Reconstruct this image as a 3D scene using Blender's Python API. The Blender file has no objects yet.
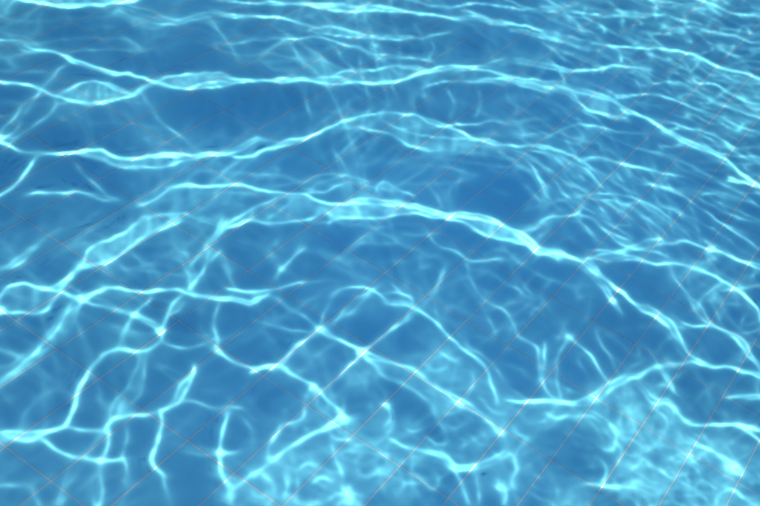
import bpy, math, time
import numpy as np

T0 = time.time()
C = bpy.context.scene

# ------------------------------------------------------------------ camera
# metres; the floor is z = 0, x runs along the short side of the tiles, y along the long side
TS, TL = 0.12, 0.25            # tile pitch, short and long side
CAM = (1.0664, -0.7434, 1.7425)
RIGHT = (0.81861267, 0.53295933, 0.21407395)
UP = (-0.4833915, 0.43804107, 0.75792656)
FWD = (-0.31017085, 0.72392981, -0.61621398)
from mathutils import Matrix, Vector
cd = bpy.data.cameras.new("camera")
cam = bpy.data.objects.new("camera", cd)
C.collection.objects.link(cam)
cam.matrix_world = Matrix(((RIGHT[0], UP[0], -FWD[0], CAM[0]),
                           (RIGHT[1], UP[1], -FWD[1], CAM[1]),
                           (RIGHT[2], UP[2], -FWD[2], CAM[2]), (0, 0, 0, 1)))
cd.sensor_width = 36.0
cd.lens = 36.0 * 1110.54 / 760.0
cd.dof.use_dof = True
cd.dof.focus_distance = 2.7
cd.dof.aperture_fstop = 3.6
cd.clip_start = 0.01
cd.clip_end = 500.0
C.camera = cam

# ------------------------------------------------------------------ sky and sun
DEPTH = 1.95                   # mean water level above the floor
SUN_EL, SUN_AZ = math.radians(89.0), math.radians(120.0)   # azimuth from +y, clockwise
w = bpy.data.worlds.new("World")
C.world = w
w.use_nodes = True
nt = w.node_tree
bg = nt.nodes["Background"]
sky = nt.nodes.new("ShaderNodeTexSky")
sky.sky_type = 'NISHITA'
sky.sun_disc = False
sky.sun_elevation = SUN_EL
sky.sun_rotation = SUN_AZ
sky.ozone_density = 8.0
sky.dust_density = 0.3
nt.links.new(sky.outputs[0], bg.inputs[0])
bg.inputs[1].default_value = 0.15
sun_dir = Vector((math.cos(SUN_EL) * math.sin(SUN_AZ), math.cos(SUN_EL) * math.cos(SUN_AZ), math.sin(SUN_EL)))
sd = bpy.data.lights.new("sun", 'SUN')
sd.energy = 2.0
sd.angle = math.radians(0.2)
sd.color = (1.0, 0.80, 0.60)
sd.cycles.is_caustics_light = True
sun = bpy.data.objects.new("sun", sd)
C.collection.objects.link(sun)
sun.rotation_euler = sun_dir.to_track_quat('Z', 'Y').to_euler()
sun.location = sun_dir * 20
C.view_settings.view_transform = 'Standard'
C.view_settings.look = 'None'
C.view_settings.exposure = 2.14
C.view_settings.gamma = 1.0
C.cycles.use_denoising = True
C.cycles.max_bounces = 12
C.cycles.caustics_refractive = True
C.cycles.caustics_reflective = False
C.cycles.blur_glossy = 0.0

# ------------------------------------------------------------------ the light pattern wanted on the floor
# H maps floor tile coordinates to the photograph's pixels; the water surface is solved so
# that the sunlight it refracts gathers along these lines
Hm = np.array([[48.8751088, 111.594940, -105.790816], [28.3126523, -39.0415546, 527.174493],
               [-0.0191593523, 0.0931833231, 1.0]])
MG = 40                        # margin round the traced picture, pixels
W_, H_ = 760 + 2 * MG, 506 + 2 * MG
K = np.zeros((H_, W_))         # soft light: sheets, skirts, veils
KC = np.zeros((H_, W_))        # the bright cores of the folds

def sample(img, X, Y, periodic=True):
    n0, n1 = img.shape
    if periodic:
        i = np.floor(Y).astype(int)
        j = np.floor(X).astype(int)
        fy, fx = Y - i, X - j
        i0, i1, j0, j1 = i % n0, (i + 1) % n0, j % n1, (j + 1) % n1
    else:
        Y = Y.clip(0, n0 - 1.001)
        X = X.clip(0, n1 - 1.001)
        i0 = np.floor(Y).astype(int)
        j0 = np.floor(X).astype(int)
        fy, fx = Y - i0, X - j0
        i1, j1 = i0 + 1, j0 + 1
    return ((img[i0, j0] * (1 - fx) + img[i0, j1] * fx) * (1 - fy) + (img[i1, j0] * (1 - fx) + img[i1, j1] * fx) * fy)

def spline(pts, step=4.0):
    p = np.array(pts, float)
    if len(p) < 3:
        n = max(2, int(np.hypot(*(p[-1] - p[0])) / step))
        t = np.linspace(0, 1, n)[:, None]
        return p[0] * (1 - t) + p[1] * t
    q = np.vstack([2 * p[0] - p[1], p, 2 * p[-1] - p[-2]])
    out = []
    for i in range(1, len(q) - 2):
        n = max(2, int(np.hypot(*(q[i + 1] - q[i])) / step))
        t = np.linspace(0, 1, n, endpoint=False)[:, None]
        a, b, c, d = q[i - 1], q[i], q[i + 1], q[i + 2]
        out.append(0.5 * (2 * b + (c - a) * t + (2 * a - 5 * b + 4 * c - d) * t * t + (3 * b - a - 3 * c + d) * t ** 3))
    out.append(p[-1:])
    return np.vstack(out)

rs = np.random.RandomState(5)

def strand(i, wd, p, amp, halo=0.14):
    """one fold of light along the points p, strength i * amp, half width wd"""
    n = len(p)
    p = p + MG
    R = wd * 7 + 2
    x0, x1 = int(max(0, p[:, 0].min() - R)), int(min(W_, p[:, 0].max() + R + 1))
    y0, y1 = int(max(0, p[:, 1].min() - R)), int(min(H_, p[:, 1].max() + R + 1))
    if x1 <= x0 or y1 <= y0:
        return
    yy, xx = np.mgrid[y0:y1, x0:x1].astype(float)
    best = np.full(xx.shape, 1e9)
    am = np.zeros(xx.shape)
    for k in range(n - 1):
        a, b = p[k], p[k + 1]
        xa, xb = int(min(a[0], b[0]) - R) - x0, int(max(a[0], b[0]) + R) + 2 - x0
        ya, yb = int(min(a[1], b[1]) - R) - y0, int(max(a[1], b[1]) + R) + 2 - y0
        sl = (slice(max(0, ya), max(0, yb)), slice(max(0, xa), max(0, xb)))
        X, Y = xx[sl], yy[sl]
        if X.size == 0:
            continue
        d = b - a
        t = (((X - a[0]) * d[0] + (Y - a[1]) * d[1]) / max(1e-9, d @ d)).clip(0, 1)
        dd = np.hypot(X - a[0] - t * d[0], Y - a[1] - t * d[1])
        m = dd < best[sl]
        best[sl] = np.where(m, dd, best[sl])
        am[sl] = np.where(m, amp[k] * (1 - t) + amp[k + 1] * t, am[sl])
    am = i * am * (best < 1e8)
    K[y0:y1, x0:x1] += am * (0.15 * np.exp(-0.5 * (best / (1.5 * wd)) ** 2) + 0.45 * halo * np.exp(-best / (2.6 * wd)))
    KC[y0:y1, x0:x1] += am ** 1.35 * np.exp(-0.5 * (best / (0.31 * wd)) ** 2)

def wobble(n, step, seed=None):
    r = rs.randn(int(n / step) + 4)
    x = np.arange(n) / step
    j = x.astype(int)
    f = x - j
    f = f * f * (3 - 2 * f)
    return r[j] * (1 - f) + r[j + 1] * f

def S(i, wd, *pts, taper=0.55, i2=None):
    """a filament: two folds that part and meet again, a thin sheet of light between them"""
    p = spline(pts, 3.0)
    n = len(p)
    s = np.linspace(0, 1, n)
    amp = np.interp(s, [0, 0.12, 0.88, 1], [taper, 1, 1, taper])
    amp = amp * np.interp(s, [0, 1], [1, (i2 if i2 is not None else i) / i])
    d = np.gradient(p, axis=0) if n > 2 else np.tile(p[-1] - p[0], (n, 1))
    nrm = np.stack([-d[:, 1], d[:, 0]], 1) / (np.hypot(d[:, 0], d[:, 1])[:, None] + 1e-9)
    p = p + nrm * (wobble(n, 7) * 0.45 + wobble(n, 3) * 0.2)[:, None]
    gap = wd * (0.2 + 0.8 * wobble(n, 9)).clip(0, 1.7)
    a1 = amp * (1 + 0.42 * wobble(n, 5)).clip(0.3, 2.2)
    a2 = amp * (1 + 0.42 * wobble(n, 5)).clip(0.3, 2.2)
    w = wd * 0.52
    strand(i * 0.72, w, p + nrm * gap[:, None], a1)
    strand(i * 0.62, w * 1.1, p - nrm * gap[:, None], a2)
    strand(i * 0.16, wd * 1.3, p, amp * (gap / wd).clip(0.3, 2), 0.3)

def blur(a, s):
    r = int(3 * s + 1)
    k = np.exp(-0.5 * (np.arange(-r, r + 1) / s) ** 2)
    k /= k.sum()
    for ax in (0, 1):
        pad = [(0, 0), (0, 0)]
        pad[ax] = (r, r)
        q = np.pad(a, pad, mode='edge')
        a = sum(k[j] * (q[j:j + a.shape[0]] if ax == 0 else q[:, j:j + a.shape[1]]) for j in range(2 * r + 1))
    return a

def poly_mask(pts, s):
    p = np.array(pts, float) + MG
    R = int(3 * s + 3)
    x0, x1 = int(max(0, p[:, 0].min() - R)), int(min(W_, p[:, 0].max() + R + 1))
    y0, y1 = int(max(0, p[:, 1].min() - R)), int(min(H_, p[:, 1].max() + R + 1))
    yy, xx = np.mgrid[y0:y1, x0:x1].astype(float)
    ins = np.zeros(xx.shape, bool)
    for k in range(len(p)):
        a, b = p[k - 1], p[k]
        c = ((a[1] > yy) != (b[1] > yy))
        ins ^= c & (xx < (b[0] - a[0]) * (yy - a[1]) / (b[1] - a[1] + 1e-12) + a[0])
    return (slice(y0, y1), slice(x0, x1)), blur(ins.astype(float), s)

STREAK = None

def F(v, upper, lower, s=1.2):
    """a filled sheet of light between two edges"""
    sl, m = poly_mask(list(spline(upper)) + list(spline(lower))[::-1], s)
    K[sl] += 0.64 * v * m * STREAK[sl]

def N(x, y, v, s):
    """a bright node where filaments cross"""
    x, y = x + MG, y + MG
    R = int(4 * s + 2)
    x0, x1, y0, y1 = int(max(0, x - R)), int(min(W_, x + R)), int(max(0, y - R)), int(min(H_, y + R))
    yy, xx = np.mgrid[y0:y1, x0:x1].astype(float)
    q = ((xx - x) / (1.25 * s)) ** 2 + ((yy - y) / s) ** 2
    K[y0:y1, x0:x1] += 0.11 * v * np.exp(-0.5 * q)
    KC[y0:y1, x0:x1] += 1.3 * v * min(1.0, (3.0 / s) ** 2) * np.exp(-0.5 * q / 0.35)

def noise(shape, sx, sy, ang=0.0, seed=0):
    """smooth noise, correlation sx by sy pixels, the long way turned by ang"""
    r = np.random.RandomState(seed)
    f = np.fft.rfft2(r.randn(*shape))
    ky = np.fft.fftfreq(shape[0])[:, None]
    kx = np.fft.rfftfreq(shape[1])[None]
    c, s = math.cos(ang), math.sin(ang)
    u, v = kx * c + ky * s, -kx * s + ky * c
    f *= np.exp(-2 * (math.pi ** 2) * ((u * sx) ** 2 + (v * sy) ** 2))
    a = np.fft.irfft2(f, s=shape)
    return (a - a.mean()) / a.std()

def ridges(shape, sx, sy, ang, seed, sharp=9.0):
    a = noise(shape, sx, sy, ang, seed)
    b = noise(shape, sx * 0.45, sy * 0.45, ang, seed + 1)
    return np.exp(-np.abs(a + 0.25 * b) * sharp) + 0.5 * np.exp(-np.abs(b) * sharp)

STREAK = (1 + 0.38 * noise((H_, W_), 1.5, 9, 0.15, 91) + 0.25 * noise((H_, W_), 6, 2, 0.3, 93)).clip(0.2, 2.2)

# ---- traced filaments, photograph pixels (760 x 506)
# top left
S(3, 1.6, (15, -4), (27, 0), (50, 3), (75, 5.5), (95, 6.5), (110, 4.5), (130, 0), (150, -5))
F(1.0, [(40, -8), (130, -8)], [(27, 0), (75, 5.5), (95, 6.5), (130, 0)])
S(2, 1.3, (210, 11), (235, 15), (253, 16), (273, 17.5), (303, 23.5), (316, 27))
S(0.7, 3, (118, 8), (128, 10), (145, 15), (175, 22), (202, 15), (215, 12))
S(0.5, 2.5, (205, 18), (212, 24), (229, 40), (239, 62))
S(1.6, 2, (24, 44), (34, 49), (64, 55), (84, 65), (111, 72), (131, 74), (155, 81), i2=2.4)
S(0.5, 5, (0, 32), (20, 40), (40, 52))
S(1.9, 1.3, (155, 81), (168, 75.5), (188, 74), (202, 74.5), (215, 78), (253, 80.5))
S(2.1, 1.4, (155, 81), (168, 86), (191, 88.5), (215, 87.5), (235, 84), (253, 82))
F(0.9, [(155, 81), (168, 75.5), (188, 74), (202, 74.5), (215, 78), (253, 80.5)], [(155, 81), (168, 86), (191, 88.5), (215, 87.5), (253, 82)])
S(2.7, 2, (-12, 78), (0, 80.5), (20, 84), (40, 89), (60, 97))
S(2.0, 1.4, (60, 97), (70.5, 89), (82, 83), (94, 81.6), (107.5, 83), (118, 89), (131, 94.5))
S(2.4, 1.5, (60, 97), (74, 102), (92, 104.8), (107.5, 102), (124, 97.5), (134, 94), (145, 88), (155, 81))
F(0.75, [(60, 97), (70.5, 89), (82, 83), (94, 81.6), (107.5, 83), (118, 89), (131, 94.5)], [(60, 97), (74, 102), (92, 104.8), (107.5, 102), (124, 97.5), (131, 94.5)])
for q in (78, 85, 91, 97, 104, 174, 182, 190, 198):
    S(0.55, 1.1, (q, 84 if q < 150 else 76), (q + 1.5, 103 if q < 150 else 87))
S(0.8, 4, (66, 66), (57, 74), (40, 92), (20, 119), (10, 129), (-6, 142))
S(0.5, 4, (66, 96), (50, 116), (20, 137), (0, 145))
S(0.45, 5, (131, 96), (147, 107), (161, 118), (191, 144), (205, 158))
N(0, 138, 3.0, 3)
S(2.2, 2, (-8, 138), (0, 141), (17, 149), (37, 154))
S(3.0, 1.9, (37, 154), (57, 154.5), (74, 153), (97, 151), (114, 156), (134, 158), (148, 156.5), (181, 156), (200, 155), (220, 153), (240, 147.5), (257, 140))
S(1.8, 1.5, (78, 154), (97, 160), (114, 165), (134, 167), (158, 167), (181, 161), (202, 156))
F(0.8, [(78, 154), (97, 151), (114, 156), (134, 158), (181, 156)], [(78, 154), (97, 160), (114, 165), (134, 167), (158, 167), (181, 161)])
S(2.4, 2.2, (38, 156), (27, 170), (13, 183.5), (0, 195), (-10, 203))
S(0.5, 4, (75, 165), (90, 180), (110, 196))
# top middle
S(1.5, 1.5, (215, -3), (253, 2.5), (287, 4), (320, 6), (340, 4), (367, 7.5))
S(1.8, 1.8, (280, 3), (310, 5), (347, 8.5), (371, 8), (408, 12.5), (441, 15), (471, 18.5), (506, 24), (527, 27.5), (547, 33), (567.5, 38.6), (591, 43.7))
S(1.5, 1.3, (390, -2), (414, 2.5), (441, 6), (481, 5), (507, 7), (524, 9), (557, 10), (598, 14), (631, 16), (655, 14), (678, 17), (702, 23))
S(1.1, 1.5, (460, 11), (488, 18), (506, 23))
S(2.0, 1.4, (308, 31), (313, 28), (327, 26), (344, 28), (364, 33), (387, 36.5), (414, 38), (434, 35), (451, 32))
S(1.2, 1.3, (308, 31), (318, 33), (344, 35), (367, 37), (401, 39))
F(0.7, [(313, 28), (327, 26), (344, 28), (364, 33)], [(313, 31), (344, 35), (364, 37)])
S(1.6, 1.4, (280, 42), (292, 40), (313, 37), (340, 42), (357, 49), (377, 57), (401, 58), (428, 60.5))
S(0.6, 3, (255, 62), (275, 48), (292, 40))
S(0.6, 2.5, (377, 40), (372, 50), (380, 60), (400, 66))
S(0.7, 2.0, (428, 38), (433, 48), (428, 58), (440, 66))
S(3.2, 1.9, (250, 81.5), (287, 80), (320, 80), (347, 82.5), (367, 84), (394, 82), (414, 77), (431, 70.5), (455, 67), (475, 67), (506, 63), i2=1.8)
S(1.6, 1.5, (332, 76.5), (350, 70.5), (377, 68), (408, 67), (428, 70.5))
F(0.55, [(332, 77), (350, 70.5), (377, 68), (408, 67), (428, 70)], [(332, 80), (367, 83), (394, 81), (428, 72)])
S(1.5, 1.6, (421, 89), (431, 84), (448, 81.5), (468, 81.5), (506, 85))
F(0.55, [(428, 72), (455, 67), (507, 68)], [(428, 84), (455, 80), (507, 83)], 3)
S(3.0, 1.9, (234, 157), (249, 157), (265, 151), (283, 144), (299, 138.5), (319, 131.5), (334, 124), (357, 121.5), i2=2.2)
S(1.0, 2, (257, 139.5), (273, 141.5), (281, 144))
S(1.9, 1.7, (345, 122), (357, 119), (377, 114), (397.5, 114), (421, 117.5), (441, 124), (468, 134), (488, 143), (507, 146), (527, 146), (554, 151), (574, 155), (604, 161), (630, 165), (650, 170), (673, 174), i2=2.4)
S(1.7, 1.5, (334, 129), (364, 129), (387, 134), (404, 143), (418, 148), (441, 150.5))
F(1.0, [(345, 122), (377, 114), (397.5, 114), (421, 117.5), (441, 124), (468, 134), (505, 147)], [(345, 128), (364, 129), (387, 134), (404, 143), (418, 148), (441, 151), (480, 154), (512, 153)], 1.5)
S(1.3, 1.3, (400, 130), (431, 136), (455, 138), (481, 138.5), (506, 144))
S(0.9, 1.3, (385, 120), (400, 130), (420, 128))
S(1.6, 1.2, (432, 127), (441, 126), (461, 124), (488, 124), (507, 124), (527, 120), (547, 119))
S(0.4, 4, (448, 90), (455, 105), (450, 118))
S(0.4, 3, (478, 88), (480, 105), (476, 118))
S(0.4, 3, (510, 92), (516, 108), (510, 116))
# middle arch
S(2.4, 1.9, (165, 188), (191, 185), (220, 185), (237.5, 185), (259, 188), (275, 192), (300, 194.5), (317, 201), (334, 203.6), (354, 202), (377, 200), (401, 205), (424, 208.6), (441, 212), (455, 215), i2=3.4)
S(3.6, 2.0, (451, 214), (475, 217), (488, 220), (507, 229), (524, 239), (537, 249), (554, 251), (584, 261))
N(237, 185, 1.5, 2)
S(1.6, 1.5, (311, 193), (320.5, 183), (334, 176.5), (346, 174))
S(1.7, 1.5, (301, 192), (322.5, 193), (338, 186), (350, 182), (365, 183), (375, 188))
S(1.3, 1.4, (354, 194), (377, 193), (381, 183), (397.5, 190), (414, 195))
S(0.8, 1.6, (300, 186), (315, 178), (330, 172), (350, 176), (370, 180))
F(0.35, [(300, 190), (330, 172), (370, 172), (400, 188)], [(310, 196), (400, 200)], 5)
S(2.4, 1.6, (328, 224), (337, 218), (364, 218), (387, 216), (401, 215), (421, 214), (441, 216), (455, 219), (468, 225.5), (481.5, 234), (502, 240.5), (527, 245.6), (544, 254), (560, 261))
F(1.6, [(322, 206), (354, 203), (377, 201), (401, 206), (424, 209), (455, 216)], [(330, 220), (364, 217), (401, 214), (455, 218)])
F(2.2, [(462, 217), (488, 221), (507, 230), (537, 250), (560, 252)], [(462, 221), (481, 233), (502, 240), (527, 245), (560, 261)])
N(451, 216, 2.2, 3)
F(0.9, [(238, 214), (253, 207), (275, 197), (300, 197), (322, 206)], [(220, 232), (253, 221), (290, 222), (310, 221), (323, 212)], 2)
S(1.5, 1.8, (222, 230), (240, 217), (258, 206), (280, 198), (300, 197))
S(1.3, 2, (218, 234), (235, 226), (253, 220), (270, 223), (290, 222), (307, 222), (316, 216), (324, 208))
S(0.8, 2, (268, 220), (282, 208), (296, 196))
S(0.35, 2.4, (451, 210), (455, 200), (461, 177), (465, 168))
S(0.6, 3, (430, 180), (440, 195), (446, 206))
S(0.4, 4, (470, 175), (450, 190), (452, 210))
# middle left
S(1.1, 2.5, (24, 194), (50, 193), (84, 194.5), (118, 198.5))
S(1.8, 2, (135, 206), (155, 199.5), (171, 189), (191.5, 185))
F(0.45, [(150, 202), (171, 189), (191, 186), (253, 188)], [(150, 204), (190, 205), (225, 205), (253, 195)], 4)
S(1.9, 1.7, (52, 286), (67, 277.5), (84, 261), (89, 249), (107.5, 240.5), (128, 229), (144.5, 219), (161, 213), (188, 214))
S(2.1, 1.7, (58, 288), (81, 268), (107.5, 261), (124, 249), (144.5, 235.5), (168, 225.5), (190, 214))
F(1.15, [(60, 284), (84, 262), (89, 249), (107.5, 240.5), (128, 229), (144.5, 219), (161, 213), (188, 214)], [(60, 286), (81, 268), (107.5, 261), (124, 249), (144.5, 235.5), (168, 225.5), (188, 215)], 1.5)
S(0.7, 1.8, (188, 214), (203, 219), (218, 226))
S(1.7, 2.4, (226, 218), (218, 232), (210, 241), (202, 249), (193, 259), (188, 266))
S(1.5, 1.6, (253, 217), (235, 227), (218, 235))
F(0.5, [(222, 224), (253, 208)], [(216, 236), (235, 227), (253, 218)])
S(1.5, 2.8, (216, 250), (209, 260), (202, 271), (190, 290))
S(2.4, 2.6, (-10, 275), (0, 269), (17, 261), (30, 251), (44, 239), (60, 229), i2=0.7)
S(2.0, 2, (-6, 302), (0, 296), (10, 286), (23.5, 283.6), (50, 287.6), (67, 294), (81, 299))
S(1.8, 2, (0, 309.5), (20, 313), (34, 314.5), (47, 308), (57, 296), (66, 284))
F(0.9, [(-6, 300), (10, 287), (23.5, 284), (50, 288), (60, 292)], [(-6, 310), (20, 313), (34, 314.5), (47, 308), (57, 296)])
N(1, 310, 3.2, 3)
N(81, 299, 3.6, 2.8)
S(2.9, 2.1, (81, 299), (97.5, 291), (114, 289), (141, 292.5), (168, 291), (188, 293), (202, 297), (220, 298), (233.5, 300), (249, 303), (259, 299), (269, 295))
S(2.3, 1.8, (226, 289), (239, 290.5), (255, 293), (271, 290), (281, 289), (293, 284), (307, 282), i2=1.0)
F(0.8, [(230, 290), (255, 293), (271, 290)], [(230, 299), (249, 303), (269, 295)])
S(1.1, 5, (78, 300), (67, 315), (55, 331), (35, 353), (15, 368), (-6, 388))
S(1.0, 1.8, (72, 302), (60, 316), (45, 338), (33, 347), (13, 365), (-5, 367))
S(1.2, 1.8, (83, 302), (72, 320), (60, 339), (43, 353), (17, 372), (0, 391))
N(52, 338, 0.9, 4)
S(1.6, 2, (84, 300), (111, 308), (134, 316), (158, 327))
S(1.4, 2.2, (150, 298), (134, 316), (124, 340), (116, 356))
N(134, 316, 2.2, 2.6)
S(1.8, 2.4, (183, 299), (165, 317), (160, 331))
N(160, 331, 2.4, 3)
S(1.2, 2.2, (217, 303), (215.5, 318), (218, 350))
S(0.4, 4, (90, 250), (110, 262), (130, 280))
S(0.4, 4, (130, 250), (150, 268), (160, 280))
# middle centre
S(1.6, 2.8, (305, 244), (290, 259), (281.6, 269), (275, 280))
N(282, 268, 0.9, 3)
S(0.9, 2, (378, 226), (360, 242), (345, 254), (332, 264))
S(1.2, 2, (253, 318), (283, 329), (307, 334), (320, 331))
S(1.3, 2, (320, 326), (327, 304), (340, 288), (354, 284), (367, 286), (378, 292), (386, 300))
S(1.1, 2.8, (330, 326), (350, 308), (367, 292), (380, 282))
S(0.9, 2, (270, 292), (297, 313), (317, 328))
N(320, 329.5, 4.5, 3.6)
S(2.0, 2.2, (322, 331), (338, 340), (359.5, 350), (364, 357))
N(362, 353, 4.5, 3.6)
S(2.3, 2, (383, 300), (401, 303), (414, 308), (431, 318), (444.5, 330), (456, 341), (469, 353), (486, 373), (496, 396), (499, 408))
S(1.0, 1.8, (391, 281), (401, 292), (414, 299))
S(0.9, 1.8, (384, 290), (396, 290), (410, 298), (414, 306))
F(0.3, [(370, 290), (390, 276), (420, 300)], [(370, 300), (420, 310)], 5)
S(1.0, 2.8, (424, 229), (439, 246), (455, 252), (471, 259), (506, 261))
S(1.1, 3, (466, 262), (475, 284), (485, 299), (499, 309), (513, 323), (520.5, 335), (534, 345), (538, 360), (538, 385))
N(485, 300, 0.8, 3)
S(0.8, 3, (420, 306), (434, 291), (441, 278), (446, 268))
S(0.5, 4, (490, 240), (505, 255), (530, 270), (560, 282), (600, 290))
S(0.5, 4, (400, 236), (420, 236), (440, 232))
# middle right
S(3.2, 2.4, (584, 260), (604, 279), (625, 294), (641, 306), (658, 316), (672, 326), (680, 340), (693, 356.6), (710, 366))
F(1.5, [(535, 247), (554, 249), (584, 260)], [(535, 253), (564, 263), (584, 263)], 2)
N(560, 256, 2.0, 4)
S(1.6, 1.8, (580, 264), (601, 284), (613, 299), (621, 314))
N(613, 300, 1.6, 2.6)
S(1.4, 2, (664, 310), (688, 325), (712, 327))
S(2.1, 2.2, (584, 260), (604, 257), (631, 257), (655, 264), (675, 264), (695, 269), (715, 277.5), (735.5, 289), (749, 301), (762, 322))
F(0.4, [(640, 250), (700, 262), (740, 282)], [(640, 264), (700, 274), (740, 296)], 3)
S(1.6, 1.8, (516, 230), (534, 230), (544, 222), (561, 217), (577.5, 214), (583, 203))
S(1.3, 1.8, (577.5, 214), (598, 222), (618, 237), (641, 249), (665, 257))
S(1.9, 2, (596, 252), (631, 249), (655, 243), (688, 242), (709, 249), (735.5, 259), (765, 267))
N(711, 250, 1.8, 3.5)
S(1.0, 1.6, (530, 165), (551, 197), (564, 214))
S(0.9, 1.4, (515, 150), (535, 172), (556, 200))
S(1.3, 1.5, (575, 196), (601, 193), (625, 195), (648, 207), (668, 220), (688, 234))
S(0.9, 1.4, (590, 200), (620, 204), (650, 222), (670, 238))
S(1.5, 1.6, (642, 184), (661.5, 186), (682, 197), (702, 210), (719, 222), (742, 237), (762, 250))
S(1.1, 1.4, (661, 186), (680, 190), (700, 193))
S(1.0, 1.4, (700, 196), (718, 192), (740, 200))
S(2.6, 1.8, (727, 176), (745.5, 182), (766, 191))
S(1.6, 2, (668, 264), (688, 294), (698.5, 308), (709, 321), (725, 331), (745, 344), (762, 366))
S(0.8, 2, (724, 284), (705, 296), (698, 308))
S(0.7, 2, (765, 284), (740, 288), (722, 292))
S(0.8, 2, (765, 328), (740, 333), (728, 332))
# top right
S(2.2, 1.5, (591, 43.7), (618, 47.7), (648, 50.4), (678, 53), (705, 60), (719, 65.5), (742, 72), (764, 80))
S(1.4, 1.3, (507, 31), (534, 35), (557, 40), (590, 50))
S(1.7, 1.4, (695, 1), (722, 10), (742, 15), (765, 17))
S(1.6, 1.3, (688, 28), (709, 30), (729, 33), (749, 40), (764, 44))
S(2.0, 1.5, (506, 62), (527, 62), (551, 67), (581, 70.6), (608, 69), (628, 68), (655, 69))
S(1.9, 1.6, (455, 72), (480, 71), (507, 77), (527, 79), (564, 86), (591, 93.5), (611, 99), (628, 109))
S(2.0, 1.5, (480, 80), (507, 80), (527, 83), (547, 88), (567, 92), (577, 99), (590, 109), (605, 114), (625, 117))
F(1.2, [(500, 77), (527, 79), (564, 86), (591, 93.5), (611, 99), (628, 109)], [(500, 80), (547, 88), (567, 92), (577, 99), (590, 109), (605, 114), (628, 118)], 1.5)
S(3.0, 1.8, (622, 106), (638, 115), (655, 123), (675, 135), (690, 145), (710, 155), (730, 165), (762, 190))
S(1.6, 1.4, (615, 98), (631, 94), (648, 92))
S(1.6, 1.4, (652, 81), (682, 84), (695, 91), (722, 104), (765, 118))
S(1.4, 1.3, (650, 92), (665, 97), (685, 104), (712, 114), (735, 124), (764, 132))
S(1.5, 1.4, (655, 122), (672, 123), (688, 131), (709, 134), (722, 141), (739, 150))
S(1.3, 1.3, (686, 80), (715, 84), (735.5, 96), (764, 105))
S(1.5, 1.5, (700, 145), (715, 153), (729, 156), (749, 156), (764, 159))
S(1.1, 1.4, (545, 139), (561, 131), (581, 126), (604, 127), (625, 134), (648, 133))
for a in ((680, 12, 684, 22), (598, 22, 604, 34), (620, 20, 622, 34), (652, 8, 655, 20), (618, 50, 620, 66), (560, 70, 564, 84), (548, 84, 552, 90), (700, 60, 690, 72), (640, 70, 650, 84), (712, 20, 700, 32), (735, 44, 726, 56), (640, 34, 634, 46), (664, 34, 680, 30), (633, 80, 640, 92)):
    S(0.9, 1.4, (a[0], a[1]), ((a[0] + a[2]) / 2 + 2, (a[1] + a[3]) / 2), (a[2], a[3]))
for a in ((510, 150, 545, 172, 575, 205), (520, 150, 556, 176, 590, 190), (500, 148, 530, 176, 552, 206), (530, 150, 575, 166, 600, 186), (555, 156, 600, 174, 640, 196), (600, 200, 630, 218, 652, 238), (575, 220, 600, 240, 625, 252), (620, 204, 640, 214, 655, 236), (650, 200, 680, 214, 700, 232), (690, 170, 720, 180, 745, 196), (560, 190, 590, 212, 615, 226), (650, 150, 680, 160, 700, 172)):
    S(0.95, 1.3, a[0:2], a[2:4], a[4:6])
# bottom left
S(2.9, 2.3, (-8, 431), (0, 431.5), (23, 435), (47, 431.5), (63, 427), (73, 410), (80, 390), (91.5, 370), (103, 355), (118, 350), (138, 353), (150, 348), (162, 340), (161, 332))
F(1.1, [(-8, 431), (23, 435), (47, 431)], [(-8, 441), (20, 441), (47, 434)], 1.5)
S(1.6, 1.9, (63, 427), (78, 430), (90, 432.5), (103, 431.5))
S(2.3, 2.6, (103, 431), (113, 420), (130, 417), (151.5, 415))
F(0.8, [(110, 423), (126.5, 386.6), (136, 356), (143, 356)], [(110, 430), (133, 403), (143, 390), (144, 358)], 2)
S(0.9, 1.6, (138, 354), (134, 368), (126.5, 386.6), (113, 406.6), (106, 430))
S(0.8, 1.6, (144, 355), (144, 390), (133, 403), (125, 414))
F(0.7, [(112, 402), (125, 398)], [(112, 424), (150, 416)], 3)
S(1.3, 2.5, (38, 438), (60, 451), (82, 459))
S(3.4, 2.6, (82, 457), (92, 459), (105, 460.5))
S(1.4, 2, (103, 460.5), (115, 461), (126, 460.5))
N(86, 457, 1.2, 3)
N(100, 461, 1.2, 3)
S(1.3, 2.2, (100, 433), (94, 443), (85, 456))
S(2.0, 2.2, (108, 428), (106, 443), (103, 458))
N(106, 432, 1.5, 3.4)
S(1.2, 2.4, (128, 428), (123, 453), (125, 466.5), (128, 490))
S(0.9, 4, (101, 463), (98, 485), (97, 512))
S(0.9, 4, (80, 461), (67, 483), (58, 506))
S(1.1, 2, (-5, 487), (10, 486), (27, 485), (34, 491), (42, 508))
S(1.7, 3.4, (196, 366), (186, 383), (173, 403), (160, 413))
S(2.4, 2.5, (160, 411), (163, 426.5), (158, 443), (153, 456.5), (155, 468), (165, 476))
S(0.7, 3, (160, 470), (166, 488), (170, 510))
S(1.4, 2, (160, 333), (166, 343), (186, 350), (203, 346), (214, 340))
S(1.6, 2.1, (214, 348), (233, 363), (253, 370))
N(226, 413, 1.4, 4)
S(2.1, 2.5, (230, 412), (222, 433), (220, 455), (220, 473), (230, 491), (227, 502))
N(221, 453, 2.6, 3.2)
N(228, 495, 2.0, 4.5)
S(0.7, 3, (175, 398), (206, 407), (240, 408), (252, 420))
S(0.9, 2.5, (180, 448), (220, 453), (246, 451))
S(1.3, 3, (230, 493), (241, 484), (253, 472))
S(0.5, 4, (235, 408), (250, 430), (254, 450))
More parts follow.
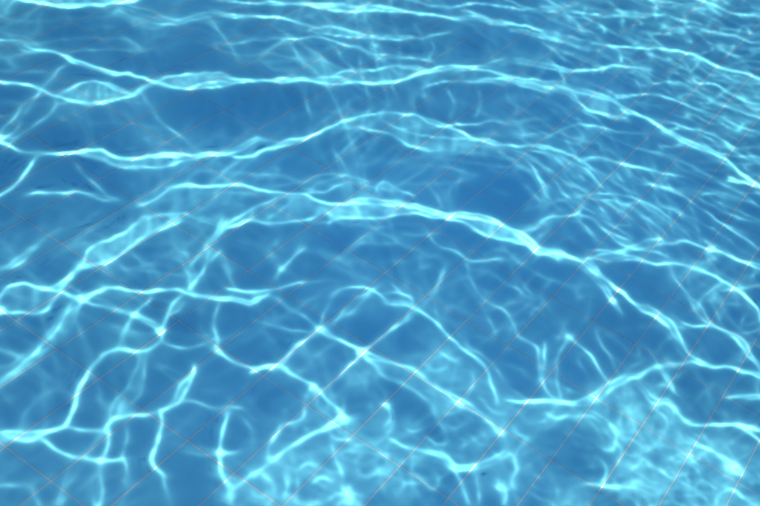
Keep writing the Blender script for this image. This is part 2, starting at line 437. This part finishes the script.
# bottom middle
S(3.0, 2.5, (248, 372), (263, 368.5), (278, 366))
N(270, 368, 1.2, 3)
S(1.7, 2.3, (278, 366), (293, 352), (308, 340), (320, 330))
S(2.2, 2.3, (278, 366.6), (301, 381.6), (316, 390), (329.5, 403), (343, 418))
N(312, 390, 1.8, 3)
N(343, 420, 1.9, 4)
S(1.5, 2.2, (362, 355), (336, 380), (316, 397))
S(1.7, 2.2, (362, 353), (380, 338), (397, 326), (420, 308))
S(2.2, 2.3, (366, 357), (393, 363), (416, 373), (439, 389), (461, 401.6), (486, 420), (501, 433))
S(1.6, 2.0, (366, 358), (386, 376), (406, 386.6), (426, 400), (436, 416.6), (448, 432))
F(0.75, [(366, 357), (393, 363), (416, 373), (439, 389), (470, 410)], [(366, 358), (386, 376), (406, 387), (426, 400), (440, 420)], 2)
F(0.6, [(388, 362), (410, 353), (433, 350), (456, 345)], [(388, 363), (416, 373), (439, 389), (480, 390)], 4)
N(461, 402, 2.2, 3)
N(500, 431, 1.8, 4)
S(1.3, 2, (460, 341), (486, 360), (507, 384), (520, 397), (527, 403))
S(2.4, 3, (345, 419), (326, 430), (306, 438), (286, 450), (273, 460), (253, 476))
N(273, 460, 2.2, 5)
S(1.7, 3, (281, 425), (268, 446), (270, 460))
S(1.2, 2.6, (304.6, 400), (303, 418), (280, 428))
S(1.2, 3, (329.6, 433), (333, 453), (341, 473), (350, 495))
N(344, 499, 0.7, 8)
S(2.0, 2.4, (330, 502), (337, 494), (345, 497), (352, 490))
S(2.0, 2.6, (336, 508), (344, 501), (354, 503), (362, 510))
S(1.6, 2.0, (341, 486), (347, 492), (350, 500), (346, 508))
S(1.5, 2.0, (352, 494), (358, 499), (364, 497))
N(226, 470, 0.4, 10)
S(1.5, 3, (386, 405), (393, 416.6), (386, 433), (376, 442))
N(386, 406, 1.8, 3)
S(2.2, 2.6, (390, 438), (405, 445), (419.5, 450), (443, 456.6), (456, 466.6), (476, 466.6), (493, 461.5), (508, 452))
N(474, 467, 1.8, 3.4)
S(1.3, 2.8, (453, 463), (459.5, 480), (470, 506))
S(1.0, 2.6, (479, 470), (479, 506))
S(1.8, 1.8, (414, 473), (425, 482), (437, 491))
N(503, 487, 1.2, 4)
S(2.2, 2.0, (497, 483), (503, 488), (509, 487))
S(2.0, 2.0, (503, 480), (502, 488), (505, 496), (503, 506))
S(1.0, 3, (375, 440), (360, 450), (340, 452))
S(1.0, 3, (290, 455), (300, 478), (296, 505))
S(1.2, 3, (262, 470), (270, 490), (262, 510))
S(1.0, 3, (420, 450), (412, 470), (416, 500))
# bottom right
S(2.6, 2.5, (507, 403), (527, 402), (553.6, 402.6), (573.6, 401.6), (597, 398), (610, 387), (633.5, 376.6), (657, 368), (690, 361))
S(2.4, 2.3, (690, 360), (707, 366), (733, 368), (764, 378))
N(597, 398, 2.4, 4.5)
N(554, 404, 1.8, 4)
N(656, 368, 1.0, 4)
S(1.5, 2.5, (543, 343), (543.6, 383), (553.6, 403))
S(1.5, 2.5, (566, 336), (587, 353), (603.5, 373), (609, 386))
S(1.1, 2.5, (557, 400), (553, 373), (562, 350), (572, 336))
N(568, 337, 1.0, 4)
S(2.0, 2.2, (728, 335), (747, 353), (764, 372))
S(1.6, 2.2, (662, 370), (673.5, 392))
S(1.2, 2.8, (627, 386), (628.5, 410), (634, 432))
S(1.7, 2.8, (636, 384), (653.5, 400), (667, 403), (687, 421), (710, 423), (740, 426.6), (764, 431))
S(2.2, 2.8, (735, 426), (764, 431))
N(687, 421, 1.6, 3)
S(1.7, 2.2, (728, 397), (764, 397))
S(2.0, 2.2, (742, 427), (764, 447))
S(2.0, 3.4, (688, 439), (713.5, 451.6), (730, 465), (748, 478))
N(731, 467, 2.6, 5)
S(1.8, 3, (520, 448), (514, 460), (517, 474), (513, 492))
S(1.2, 2, (508, 452), (519, 466), (512, 480), (520, 492))
S(1.5, 3.5, (583, 485), (617, 486.6), (642, 482))
S(0.9, 3.5, (560, 506), (572, 494), (585, 485))
S(1.4, 4, (605, 425), (612, 435), (610, 452))
F(0.7, [(600, 415), (650, 400), (690, 440), (720, 480)], [(600, 440), (620, 470), (640, 510), (720, 510)], 10)
F(0.7, [(500, 410), (560, 405), (600, 408)], [(505, 450), (530, 425), (600, 425)], 6)
N(655, 405, 1.2, 5)
S(1.3, 3, (660, 404), (672, 420), (660, 440), (640, 452))
S(1.2, 3.5, (590, 410), (612, 425), (624, 440))

# small folds in the cloudy light
for a in ((520, 415, 530, 425, 545, 422), (512, 425, 520, 436, 530, 440), (545, 412, 556, 420, 570, 416), (575, 420, 590, 416, 600, 424), (612, 440, 622, 452, 618, 466), (630, 470, 642, 460, 652, 468), (648, 430, 655, 442, 668, 446), (660, 470, 672, 478, 684, 474), (676, 450, 690, 462, 700, 476), (620, 496, 636, 490, 650, 498), (690, 490, 702, 480, 716, 488), (715, 497, 728, 490, 742, 498), (640, 414, 650, 424, 646, 436), (600, 460, 608, 472, 604, 486), (300, 470, 312, 462, 322, 468), (312, 484, 322, 476, 334, 480), (356, 462, 366, 452, 380, 456), (364, 478, 374, 470, 390, 472), (398, 488, 406, 480, 420, 484), (426, 436, 436, 444, 448, 440), (404, 418, 412, 428, 424, 424), (440, 420, 452, 428, 466, 424), (470, 436, 480, 446, 492, 444), (422, 362, 432, 370, 446, 366), (440, 352, 450, 360, 462, 362), (470, 372, 474, 384, 468, 396), (330, 436, 342, 442, 356, 436), (432, 466, 440, 478, 434, 490), (404, 458, 398, 470, 404, 484), (284, 470, 290, 484, 284, 498), (480, 398, 490, 410, 506, 414), (530, 438, 524, 448, 528, 458)):
    S(1.35, 1.9, a[0:2], a[2:4], a[4:6])


# fine threads of light: a net of small ripples top right, cloudy light bottom middle
def region(pts, s):
    m = np.zeros((H_, W_))
    sl, q = poly_mask(pts, s)
    m[sl] = q
    return m

def threads(mask, v, *a):
    """a net of thin threads where mask is: a soft skirt and a thin core"""
    r = ridges((H_, W_), *a)
    K[:] += 0.32 * v * mask * r
    KC[:] += 0.55 * v * mask * r ** 3

net = region([(440, -30), (800, -30), (800, 300), (700, 290), (600, 240), (520, 180), (480, 130), (560, 100), (470, 20)], 22)
threads(net, 0.85, 24, 3.6, 0.45, 11, 6.0)
threads(region([(560, -30), (800, -30), (800, 190), (700, 120), (560, 60)], 16), 0.8, 11, 3.0, 0.25, 14, 5.0)
fan = region([(500, 120), (560, 130), (700, 190), (700, 250), (600, 230), (560, 220), (520, 170)], 10)
threads(fan, 1.1, 26, 2.6, 0.75, 21, 6.0)
web = region([(380, 225), (760, 290), (770, 420), (560, 395), (470, 330)], 25)
threads(web, 0.60, 26, 7, 0.9, 23, 6.0)
threads(web, 0.50, 20, 7, -0.6, 25, 6.0)
cl = region([(300, 370), (400, 345), (460, 335), (500, 385), (560, 400), (650, 375), (690, 420), (770, 450), (780, 540), (250, 540), (240, 470), (290, 420)], 14)
cl -= 0.75 * region([(535, 425), (590, 425), (600, 480), (540, 500), (525, 460)], 10)
cl -= 0.7 * region([(395, 395), (425, 400), (435, 430), (415, 450), (395, 430)], 7)
cl -= 0.8 * region([(700, 430), (780, 450), (780, 425), (700, 405)], 6)
cl = cl.clip(0, 1)
K += cl * (0.24 + 0.18 * noise((H_, W_), 9, 9, 0, 31)).clip(0, 3)
patch = cl * (1.0 + 0.7 * noise((H_, W_), 20, 20, 0, 34)).clip(0, 3)
threads(patch, 0.55, 15, 4, 1.1, 35, 7.0)
threads(patch, 0.45, 13, 4, 0.3, 37, 7.0)
threads(patch, 0.55, 14, 3, -0.5, 39, 7.0)
K += cl * 0.22 * (noise((H_, W_), 3.5, 2.5, 0.3, 40) * 0.6 + noise((H_, W_), 8, 6, 0.3, 42) * 0.7).clip(-0.2, 3)
# faint veils and threads in the calm cells
calm = (0.75 + 0.6 * noise((H_, W_), 45, 30, 0, 46)).clip(0.1, 2.4)
K += calm * (0.13 * ridges((H_, W_), 30, 12, 0.1, 41, 4.0) + 0.13 * ridges((H_, W_), 8, 26, 0.25, 43, 4.0))
left = region([(-40, 150), (330, 180), (420, 260), (520, 280), (520, 360), (330, 540), (-40, 540)], 30)
K += left * calm * 0.2 * ridges((H_, W_), 34, 9, -0.7, 47, 6.0)
K += left * calm * 0.18 * ridges((H_, W_), 9, 30, 0.15, 49, 6.0)
for ang, sd_, amt in ((0.55, 51, 0.36), (-0.6, 53, 0.32), (1.25, 55, 0.20), (0.05, 57, 0.30)):
    gate = (noise((H_, W_), 38, 24, ang, sd_ + 100) - 0.1).clip(0, 2)
    K += gate * amt * ridges((H_, W_), 30, 5, ang, sd_, 4.0)
    KC += gate * 0.10 * ridges((H_, W_), 30, 5, ang, sd_, 5.0) ** 4
K += 0.05 * noise((H_, W_), 22, 16, 0, 45).clip(-1, 3)

BASE = 0.11
K = (K + BASE).clip(0.1, 3)
KC = KC.clip(0, 9)
CORE = (1.0 - K.mean()) / KC.mean()
print("soft mean", K.mean(), "core factor", CORE)

def warp(img, amp, cor, seed):
    a, b = noise((H_, W_), cor, cor, 0, seed), noise((H_, W_), cor, cor, 0, seed + 1)
    yy, xx = np.mgrid[0:H_, 0:W_].astype(float)
    return xx + amp * a, yy + amp * b

def ramble(img):
    for amp, cor, seed in ((0.9, 9, 71), (0.5, 3.5, 73)):
        x, y = warp(img, amp, cor, seed)
        img = sample(img, x, y, False)
    return img

KC *= (1 + 0.45 * noise((H_, W_), 4.5, 3.0, 0.2, 81)).clip(0.25, 2.6)
K = ramble(K)
KC = ramble(KC)
K = (K + 2.6 * KC).clip(0.09, 13.0)
print('total mean', K.mean())

# ------------------------------------------------------------------ floor patch, one period of the ripples
SPAN = 4.3
EVEN = 0.85                    # the sun is even: no large part of the floor can gather more than its share
PX0, PY0 = -2.2, -0.12

def target(n):
    """light wanted on an n by n floor grid"""
    h = SPAN / n
    y, x = np.mgrid[0:n, 0:n].astype(float)
    X, Y = PX0 + (x + 0.5) * h, PY0 + (y + 0.5) * h
    l, m = X / TS, Y / (TS * 2.0838281)
    d = Hm[2, 0] * l + Hm[2, 1] * m + Hm[2, 2]
    d = np.where(d > 0.05, d, 1e-3)
    u = (Hm[0, 0] * l + Hm[0, 1] * m + Hm[0, 2]) / d
    v = (Hm[1, 0] * l + Hm[1, 1] * m + Hm[1, 2]) / d
    inside = sample(K, u + MG, v + MG, False)
    e = np.minimum(np.minimum(u + MG, 760 + MG - u), np.minimum(v + MG, 506 + MG - v))
    wgt = (e / (MG * 0.9)).clip(0, 1)
    wgt = np.where(d > 0.06, wgt, 0)
    wgt = wgt * wgt * (3 - 2 * wgt)
    c = 1.0 / h
    ra, rb = ridges((n, n), 0.20 * c, 0.085 * c, 0.7, 61, 9.0), ridges((n, n), 0.07 * c, 0.04 * c, 0.3, 65, 6.0)
    out = BASE + 0.5 * ra + 0.25 * rb + 3.5 * ra ** 3 + 1.2 * rb ** 3
    g = inside * wgt + out * (1 - wgt)
    kk = 2 * math.pi * np.hypot(np.fft.fftfreq(n, h)[:, None], np.fft.rfftfreq(n, h)[None])
    low = np.fft.irfft2(np.fft.rfft2(g) * np.exp(-0.5 * (kk * 0.30) ** 2), s=(n, n))
    return g / (low / low.mean()) ** EVEN

def resize(f, m, n):
    """spectrum of an m grid as the spectrum of an n grid, cell centres kept"""
    q = min(m, n) // 2
    out = np.zeros((n, n // 2 + 1), complex)
    out[:q, :q] = f[:q, :q]
    out[-q:, :q] = f[-q:, :q]
    a = np.fft.fftfreq(n, 1 / n)[:, None] + np.arange(n // 2 + 1)[None]
    return out * np.exp(2j * math.pi * a * (0.5 / n - 0.5 / m)) * (n / m) ** 2

def solve(g_full, levels=((128, 60, 128, 0.8), (256, 60, 256, 0.8), (512, 80, 1024, 1.6), (1024, 60, 2048, 1.3))):
    """optimal transport: even sunlight at the surface -> target on the floor, T(x) = x + grad(phi), no folds"""
    N0 = g_full.shape[0]
    G = np.fft.rfft2(g_full)
    ph = None
    for n, its, ng, soft in levels:
        kk = np.hypot(np.fft.fftfreq(N0)[:, None], np.fft.rfftfreq(N0)[None])
        g = np.fft.irfft2(resize(G * np.exp(-0.5 * (2 * math.pi * kk * soft * N0 / ng) ** 2), N0, ng), s=(ng, ng))
        g = np.maximum(g, 0.07)
        g /= g.mean()
        q = ng / n
        h = SPAN / n
        k = 2 * math.pi * np.fft.fftfreq(n, h)
        kx, ky = np.abs(k[None, :n // 2 + 1]), k[:, None]
        k2 = kx ** 2 + ky ** 2
        k2[0, 0] = 1
        ph = np.zeros((n, n // 2 + 1), complex) if ph is None else resize(ph, m, n)
        m = n
        yy, xx = np.mgrid[0:n, 0:n].astype(float)
        inv = lambda a: np.fft.irfft2(a, s=(n, n))
        for it in range(its):
            gx, gy = inv(1j * kx * ph), inv(1j * ky * ph)
            uxx, uyy, uxy = inv(-kx * kx * ph), inv(-ky * ky * ph), inv(-kx * ky * ph)
            f = 1.0 / sample(g, (xx + 0.5 + gx / h) * q - 0.5, (yy + 0.5 + gy / h) * q - 0.5)
            f /= f.mean()
            res = np.abs((1 + uxx) * (1 + uyy) - uxy ** 2 - f).mean()
            if it == 0:
                best, step = (res, ph), 0.33
            if res < best[0]:
                best = (res, ph)
            if res > best[0] * 1.25:           # overshoot: back to the best and shorter steps
                step *= 0.6
                ph = best[1]
                best = (best[0] * 1.05, ph)
                continue
            A = np.sqrt((uxx - uyy) ** 2 + 4 * uxy ** 2 + 4 * f)
            r = np.fft.rfft2(A - 2)
            r[0, 0] = 0
            ph = ph + step * (-r / k2 - ph)
        ph = best[1]
        print("level", n, "residual", round(float(best[0]), 4))
    return ph, n

G0 = target(2048)
phi, n = solve(G0)
h = SPAN / n
k = 2 * math.pi * np.fft.fftfreq(n, h)
kx, ky = np.abs(k[None, :n // 2 + 1]), k[:, None]
k2 = kx ** 2 + ky ** 2
k2[0, 0] = 1
UX, UY = np.fft.irfft2(1j * kx * phi, s=(n, n)), np.fft.irfft2(1j * ky * phi, s=(n, n))
# exact refraction: the surface normal that bends the sun ray from each surface point to its floor point
IOR = 2.2
din = -np.array(sun_dir)
st = math.sin(math.pi / 2 - SUN_EL) / IOR
off = DEPTH * math.tan(math.asin(st)) * din[:2] / np.hypot(*din[:2])
Hs = np.zeros((n, n))
for it in range(3):
    tx, ty, tz = UX + off[0], UY + off[1], -(DEPTH + Hs)
    L = np.sqrt(tx * tx + ty * ty + tz * tz)
    nx, ny, nz = din[0] - IOR * tx / L, din[1] - IOR * ty / L, din[2] - IOR * tz / L
    sx, sy = -nx / nz, -ny / nz
    gx, gy = np.fft.rfft2(sx - sx.mean()), np.fft.rfft2(sy - sy.mean())
    hh = -1j * (kx * gx + ky * gy) / k2
    hh[0, 0] = 0
    Hs = np.fft.irfft2(hh, s=(n, n))
print("surface solved", round(time.time() - T0, 1), "s; height range", Hs.min(), Hs.max())

# ------------------------------------------------------------------ helpers
def link(o, parent=None):
    C.collection.objects.link(o)
    if parent is not None:
        o.parent = parent
    return o

def mesh_data(name, verts, faces, mats=(), smooth=False):
    me = bpy.data.meshes.new(name)
    verts = np.asarray(verts, np.float32)
    faces = np.asarray(faces, np.int32)
    nf, w = faces.shape
    me.vertices.add(len(verts))
    me.vertices.foreach_set("co", verts.ravel())
    me.loops.add(nf * w)
    me.loops.foreach_set("vertex_index", faces.ravel())
    me.polygons.add(nf)
    me.polygons.foreach_set("loop_start", np.arange(0, nf * w, w, dtype=np.int32))
    me.polygons.foreach_set("use_smooth", np.full(nf, smooth))
    me.update(calc_edges=True)
    for m in mats:
        me.materials.append(m)
    return me

def mesh_obj(name, verts, faces, mats=(), parent=None, smooth=False):
    return link(bpy.data.objects.new(name, mesh_data(name, verts, faces, mats, smooth)), parent)

def box(x0, x1, y0, y1, z0, z1):
    v = [(x, y, z) for z in (z0, z1) for y in (y0, y1) for x in (x0, x1)]
    f = [(0, 2, 3, 1), (4, 5, 7, 6), (0, 1, 5, 4), (2, 6, 7, 3), (0, 4, 6, 2), (1, 3, 7, 5)]
    return v, f

def new_mat(name):
    m = bpy.data.materials.new(name)
    m.use_nodes = True
    return m, m.node_tree, m.node_tree.nodes["Principled BSDF"]

def nd(t, kind, **kw):
    n_ = t.nodes.new(kind)
    for a, b in kw.items():
        if a in n_.inputs:
            n_.inputs[a].default_value = b
        else:
            setattr(n_, a, b)
    return n_

def mix(t, fac, a, b, mode='MIX'):
    m_ = t.nodes.new("ShaderNodeMix")
    m_.data_type = 'RGBA'
    m_.blend_type = mode
    for sock, val in ((m_.inputs[0], fac), (m_.inputs[6], a), (m_.inputs[7], b)):
        if hasattr(val, 'links'):
            t.links.new(val, sock)
        else:
            sock.default_value = val
    return m_.outputs[2]

# ------------------------------------------------------------------ water surface
def axis(lo, hi, f0, f1, fine, coarse):
    a = np.arange(f0, f1, fine)
    l, s, st = [], a[0], fine
    while s > lo:
        st = min(st * 1.25, coarse)
        s -= st
        l.append(max(s, lo))
    r, s, st = [], a[-1], fine
    while s < hi:
        st = min(st * 1.25, coarse)
        s += st
        r.append(min(s, hi))
    return np.concatenate([l[::-1], a, r])

POOL = (-5.0, 5.0, -4.0, 8.0)
xs = axis(POOL[0], POOL[1], -1.6 - off[0], 1.7 - off[0], h, 0.04)
ys = axis(POOL[2], POOL[3], -0.1 - off[1], 4.15 - off[1], h, 0.04)
X, Y = np.meshgrid(xs, ys)
Z = sample(Hs, (X + off[0] - PX0) / h - 0.5, (Y + off[1] - PY0) / h - 0.5) + DEPTH
nx_, ny_ = len(xs), len(ys)
ii = np.arange(nx_ * ny_).reshape(ny_, nx_)
Fq = np.stack([ii[:-1, :-1], ii[:-1, 1:], ii[1:, 1:], ii[1:, :-1]], -1).reshape(-1, 4)
m, t_, p = new_mat("water")
t_.nodes.remove(p)
gl = t_.nodes.new("ShaderNodeBsdfGlass")
gl.inputs["Roughness"].default_value = 0.0
gl.inputs["IOR"].default_value = IOR
gl.inputs["Color"].default_value = (0.97, 0.98, 0.98, 1)
t_.links.new(gl.outputs[0], t_.nodes["Material Output"].inputs[0])
water = mesh_obj("water", np.stack([X, Y, Z], -1).reshape(-1, 3), Fq, [m], smooth=True)
water["kind"] = "structure"
water.cycles.is_caustics_caster = True

# ------------------------------------------------------------------ tiles and grout
def coords(t):
    return t.nodes.new("ShaderNodeNewGeometry").outputs["Position"]

TILE_COL = (0.112, 0.535, 0.73, 1)
m_tile, t_, p = new_mat("glazed_tile")
info = t_.nodes.new("ShaderNodeObjectInfo")
pos = coords(t_)
n1 = nd(t_, "ShaderNodeTexNoise", Scale=38.0, Detail=5.0, Roughness=0.6)
n2_ = nd(t_, "ShaderNodeTexNoise", Scale=1.7, Detail=3.0)
t_.links.new(pos, n1.inputs["Vector"])
t_.links.new(pos, n2_.inputs["Vector"])
c1 = mix(t_, info.outputs["Random"], TILE_COL, tuple(c * f for c, f in zip(TILE_COL[:3], (0.86, 0.92, 0.94))) + (1,))
c2 = mix(t_, n1.outputs["Fac"], (0.93, 0.95, 0.96, 1), (1.07, 1.05, 1.04, 1))
c3 = mix(t_, n2_.outputs["Fac"], (0.90, 0.95, 0.97, 1), (1.10, 1.05, 1.03, 1))
c = mix(t_, 1.0, mix(t_, 1.0, c1, c2, 'MULTIPLY'), c3, 'MULTIPLY')
t_.links.new(c, p.inputs["Base Color"])
p.inputs["Roughness"].default_value = 0.45
p.inputs["Specular IOR Level"].default_value = 0.15

m_grout, t_, p = new_mat("grout")
n1 = nd(t_, "ShaderNodeTexNoise", Scale=14.0, Detail=6.0, Roughness=0.65)
t_.links.new(coords(t_), n1.inputs["Vector"])
t_.links.new(mix(t_, n1.outputs["Fac"], (0.22, 0.46, 0.52, 1), (0.58, 0.62, 0.58, 1)), p.inputs["Base Color"])
p.inputs["Roughness"].default_value = 0.9
p.inputs["Specular IOR Level"].default_value = 0.1

PL = TS * 2.0838281            # exact long pitch
GAP, DEEP, BEV = 0.0025, 0.0012, 0.0010

def tile_shape(sx, sy):
    """a tile about its centre: flat top at z = 0, bevelled rim, sides down to the bed"""
    a, b = (sx - GAP) / 2, (sy - GAP) / 2
    v = []
    for (da, z) in ((BEV, 0), (0, -BEV * 0.6), (0, -0.006)):
        v += [(-a + da, -b + da, z), (a - da, -b + da, z), (a - da, b - da, z), (-a + da, b - da, z)]
    f = [(0, 1, 2, 3)]
    for r in (0, 4):
        for q in range(4):
            f.append((r + 4 + q, r + 4 + (q + 1) % 4, r + (q + 1) % 4, r + q))
    return v, f

floor = mesh_obj("floor", *box(POOL[0], POOL[1], POOL[2], POOL[3], -0.15, -DEEP), [m_grout])
floor["kind"] = "structure"
v, f = tile_shape(TS, PL)
tile_me = mesh_data("tile", v, f, [m_tile])
cells = []
for i in range(int(POOL[0] / TS), int(POOL[1] / TS)):
    for j in range(int(POOL[2] / PL), int(POOL[3] / PL)):
        l, mm = i + 0.5, j + 0.5
        d = Hm[2] @ (l, mm, 1)
        if d > 0.2:
            u, vv = Hm[0] @ (l, mm, 1) / d, Hm[1] @ (l, mm, 1) / d
            e = max(-u, u - 760, -vv, vv - 506, 0)
        else:
            e = 9e3 + math.hypot(l, mm)
        cells.append((e, i, j))
cells.sort()
rt = np.random.RandomState(3)
first = None
for e, i, j in cells[:300]:
    if first is None:
        o = first = bpy.data.objects.new("tile", tile_me)
    else:
        o = first.copy()
    link(o, floor)
    o.location = ((i + 0.5) * TS + rt.uniform(-.0003, .0003), (j + 0.5) * PL + rt.uniform(-.0003, .0003), rt.uniform(-0.0002, 0.0002))
    o.rotation_euler = (rt.uniform(-1, 1) * 0.0012, rt.uniform(-1, 1) * 0.0016, rt.uniform(-1, 1) * 0.0008)
rest = np.array([((i + 0.5) * TS, (j + 0.5) * PL, 0) for e, i, j in cells[300:]])
tv, tf = np.array(v), np.array(f)
V_ = (tv[None] + rest[:, None]).reshape(-1, 3)
F_ = (tf[None] + (np.arange(len(rest)) * len(tv))[:, None, None]).reshape(-1, 4)
far = mesh_obj("outer_tiles", V_, F_, [m_tile], floor)
far["kind"] = "stuff"

# ------------------------------------------------------------------ pool walls
x0, x1, y0, y1 = POOL
TOP = 2.25
def wall(name, a, b, c, d):
    o = mesh_obj(name, *box(a, b, c, d, -0.15, TOP), [m_wall])
    o["kind"] = "structure"
    return o
m_wall, t_, p = new_mat("wall_tiles")
br = nd(t_, "ShaderNodeTexBrick", Scale=1.0)
br.offset = 0.0
br.inputs["Color1"].default_value = TILE_COL
br.inputs["Color2"].default_value = TILE_COL
br.inputs["Mortar"].default_value = (0.5, 0.5, 0.5, 1)
br.inputs["Mortar Size"].default_value = 0.002
br.inputs["Brick Width"].default_value = PL
br.inputs["Row Height"].default_value = TS
gx_ = t_.nodes.new("ShaderNodeSeparateXYZ")
t_.links.new(coords(t_), gx_.inputs[0])
ad = nd(t_, "ShaderNodeMath", operation='ADD')
t_.links.new(gx_.outputs[0], ad.inputs[0])
t_.links.new(gx_.outputs[1], ad.inputs[1])
cb = t_.nodes.new("ShaderNodeCombineXYZ")
t_.links.new(ad.outputs[0], cb.inputs[0])
t_.links.new(gx_.outputs[2], cb.inputs[1])
t_.links.new(cb.outputs[0], br.inputs["Vector"])
t_.links.new(br.outputs["Color"], p.inputs["Base Color"])
p.inputs["Roughness"].default_value = 0.5
wall("wall_west", x0 - 0.3, x0, y0 - 0.3, y1 + 0.3)
wall("wall_east", x1, x1 + 0.3, y0 - 0.3, y1 + 0.3)
wall("wall_south", x0, x1, y0 - 0.3, y0)
wall("wall_north", x0, x1, y1, y1 + 0.3)

for o in C.objects:
    if o.type == 'MESH' and o is not water:
        o.cycles.is_caustics_receiver = True

print("built", round(time.time() - T0, 1), "s")
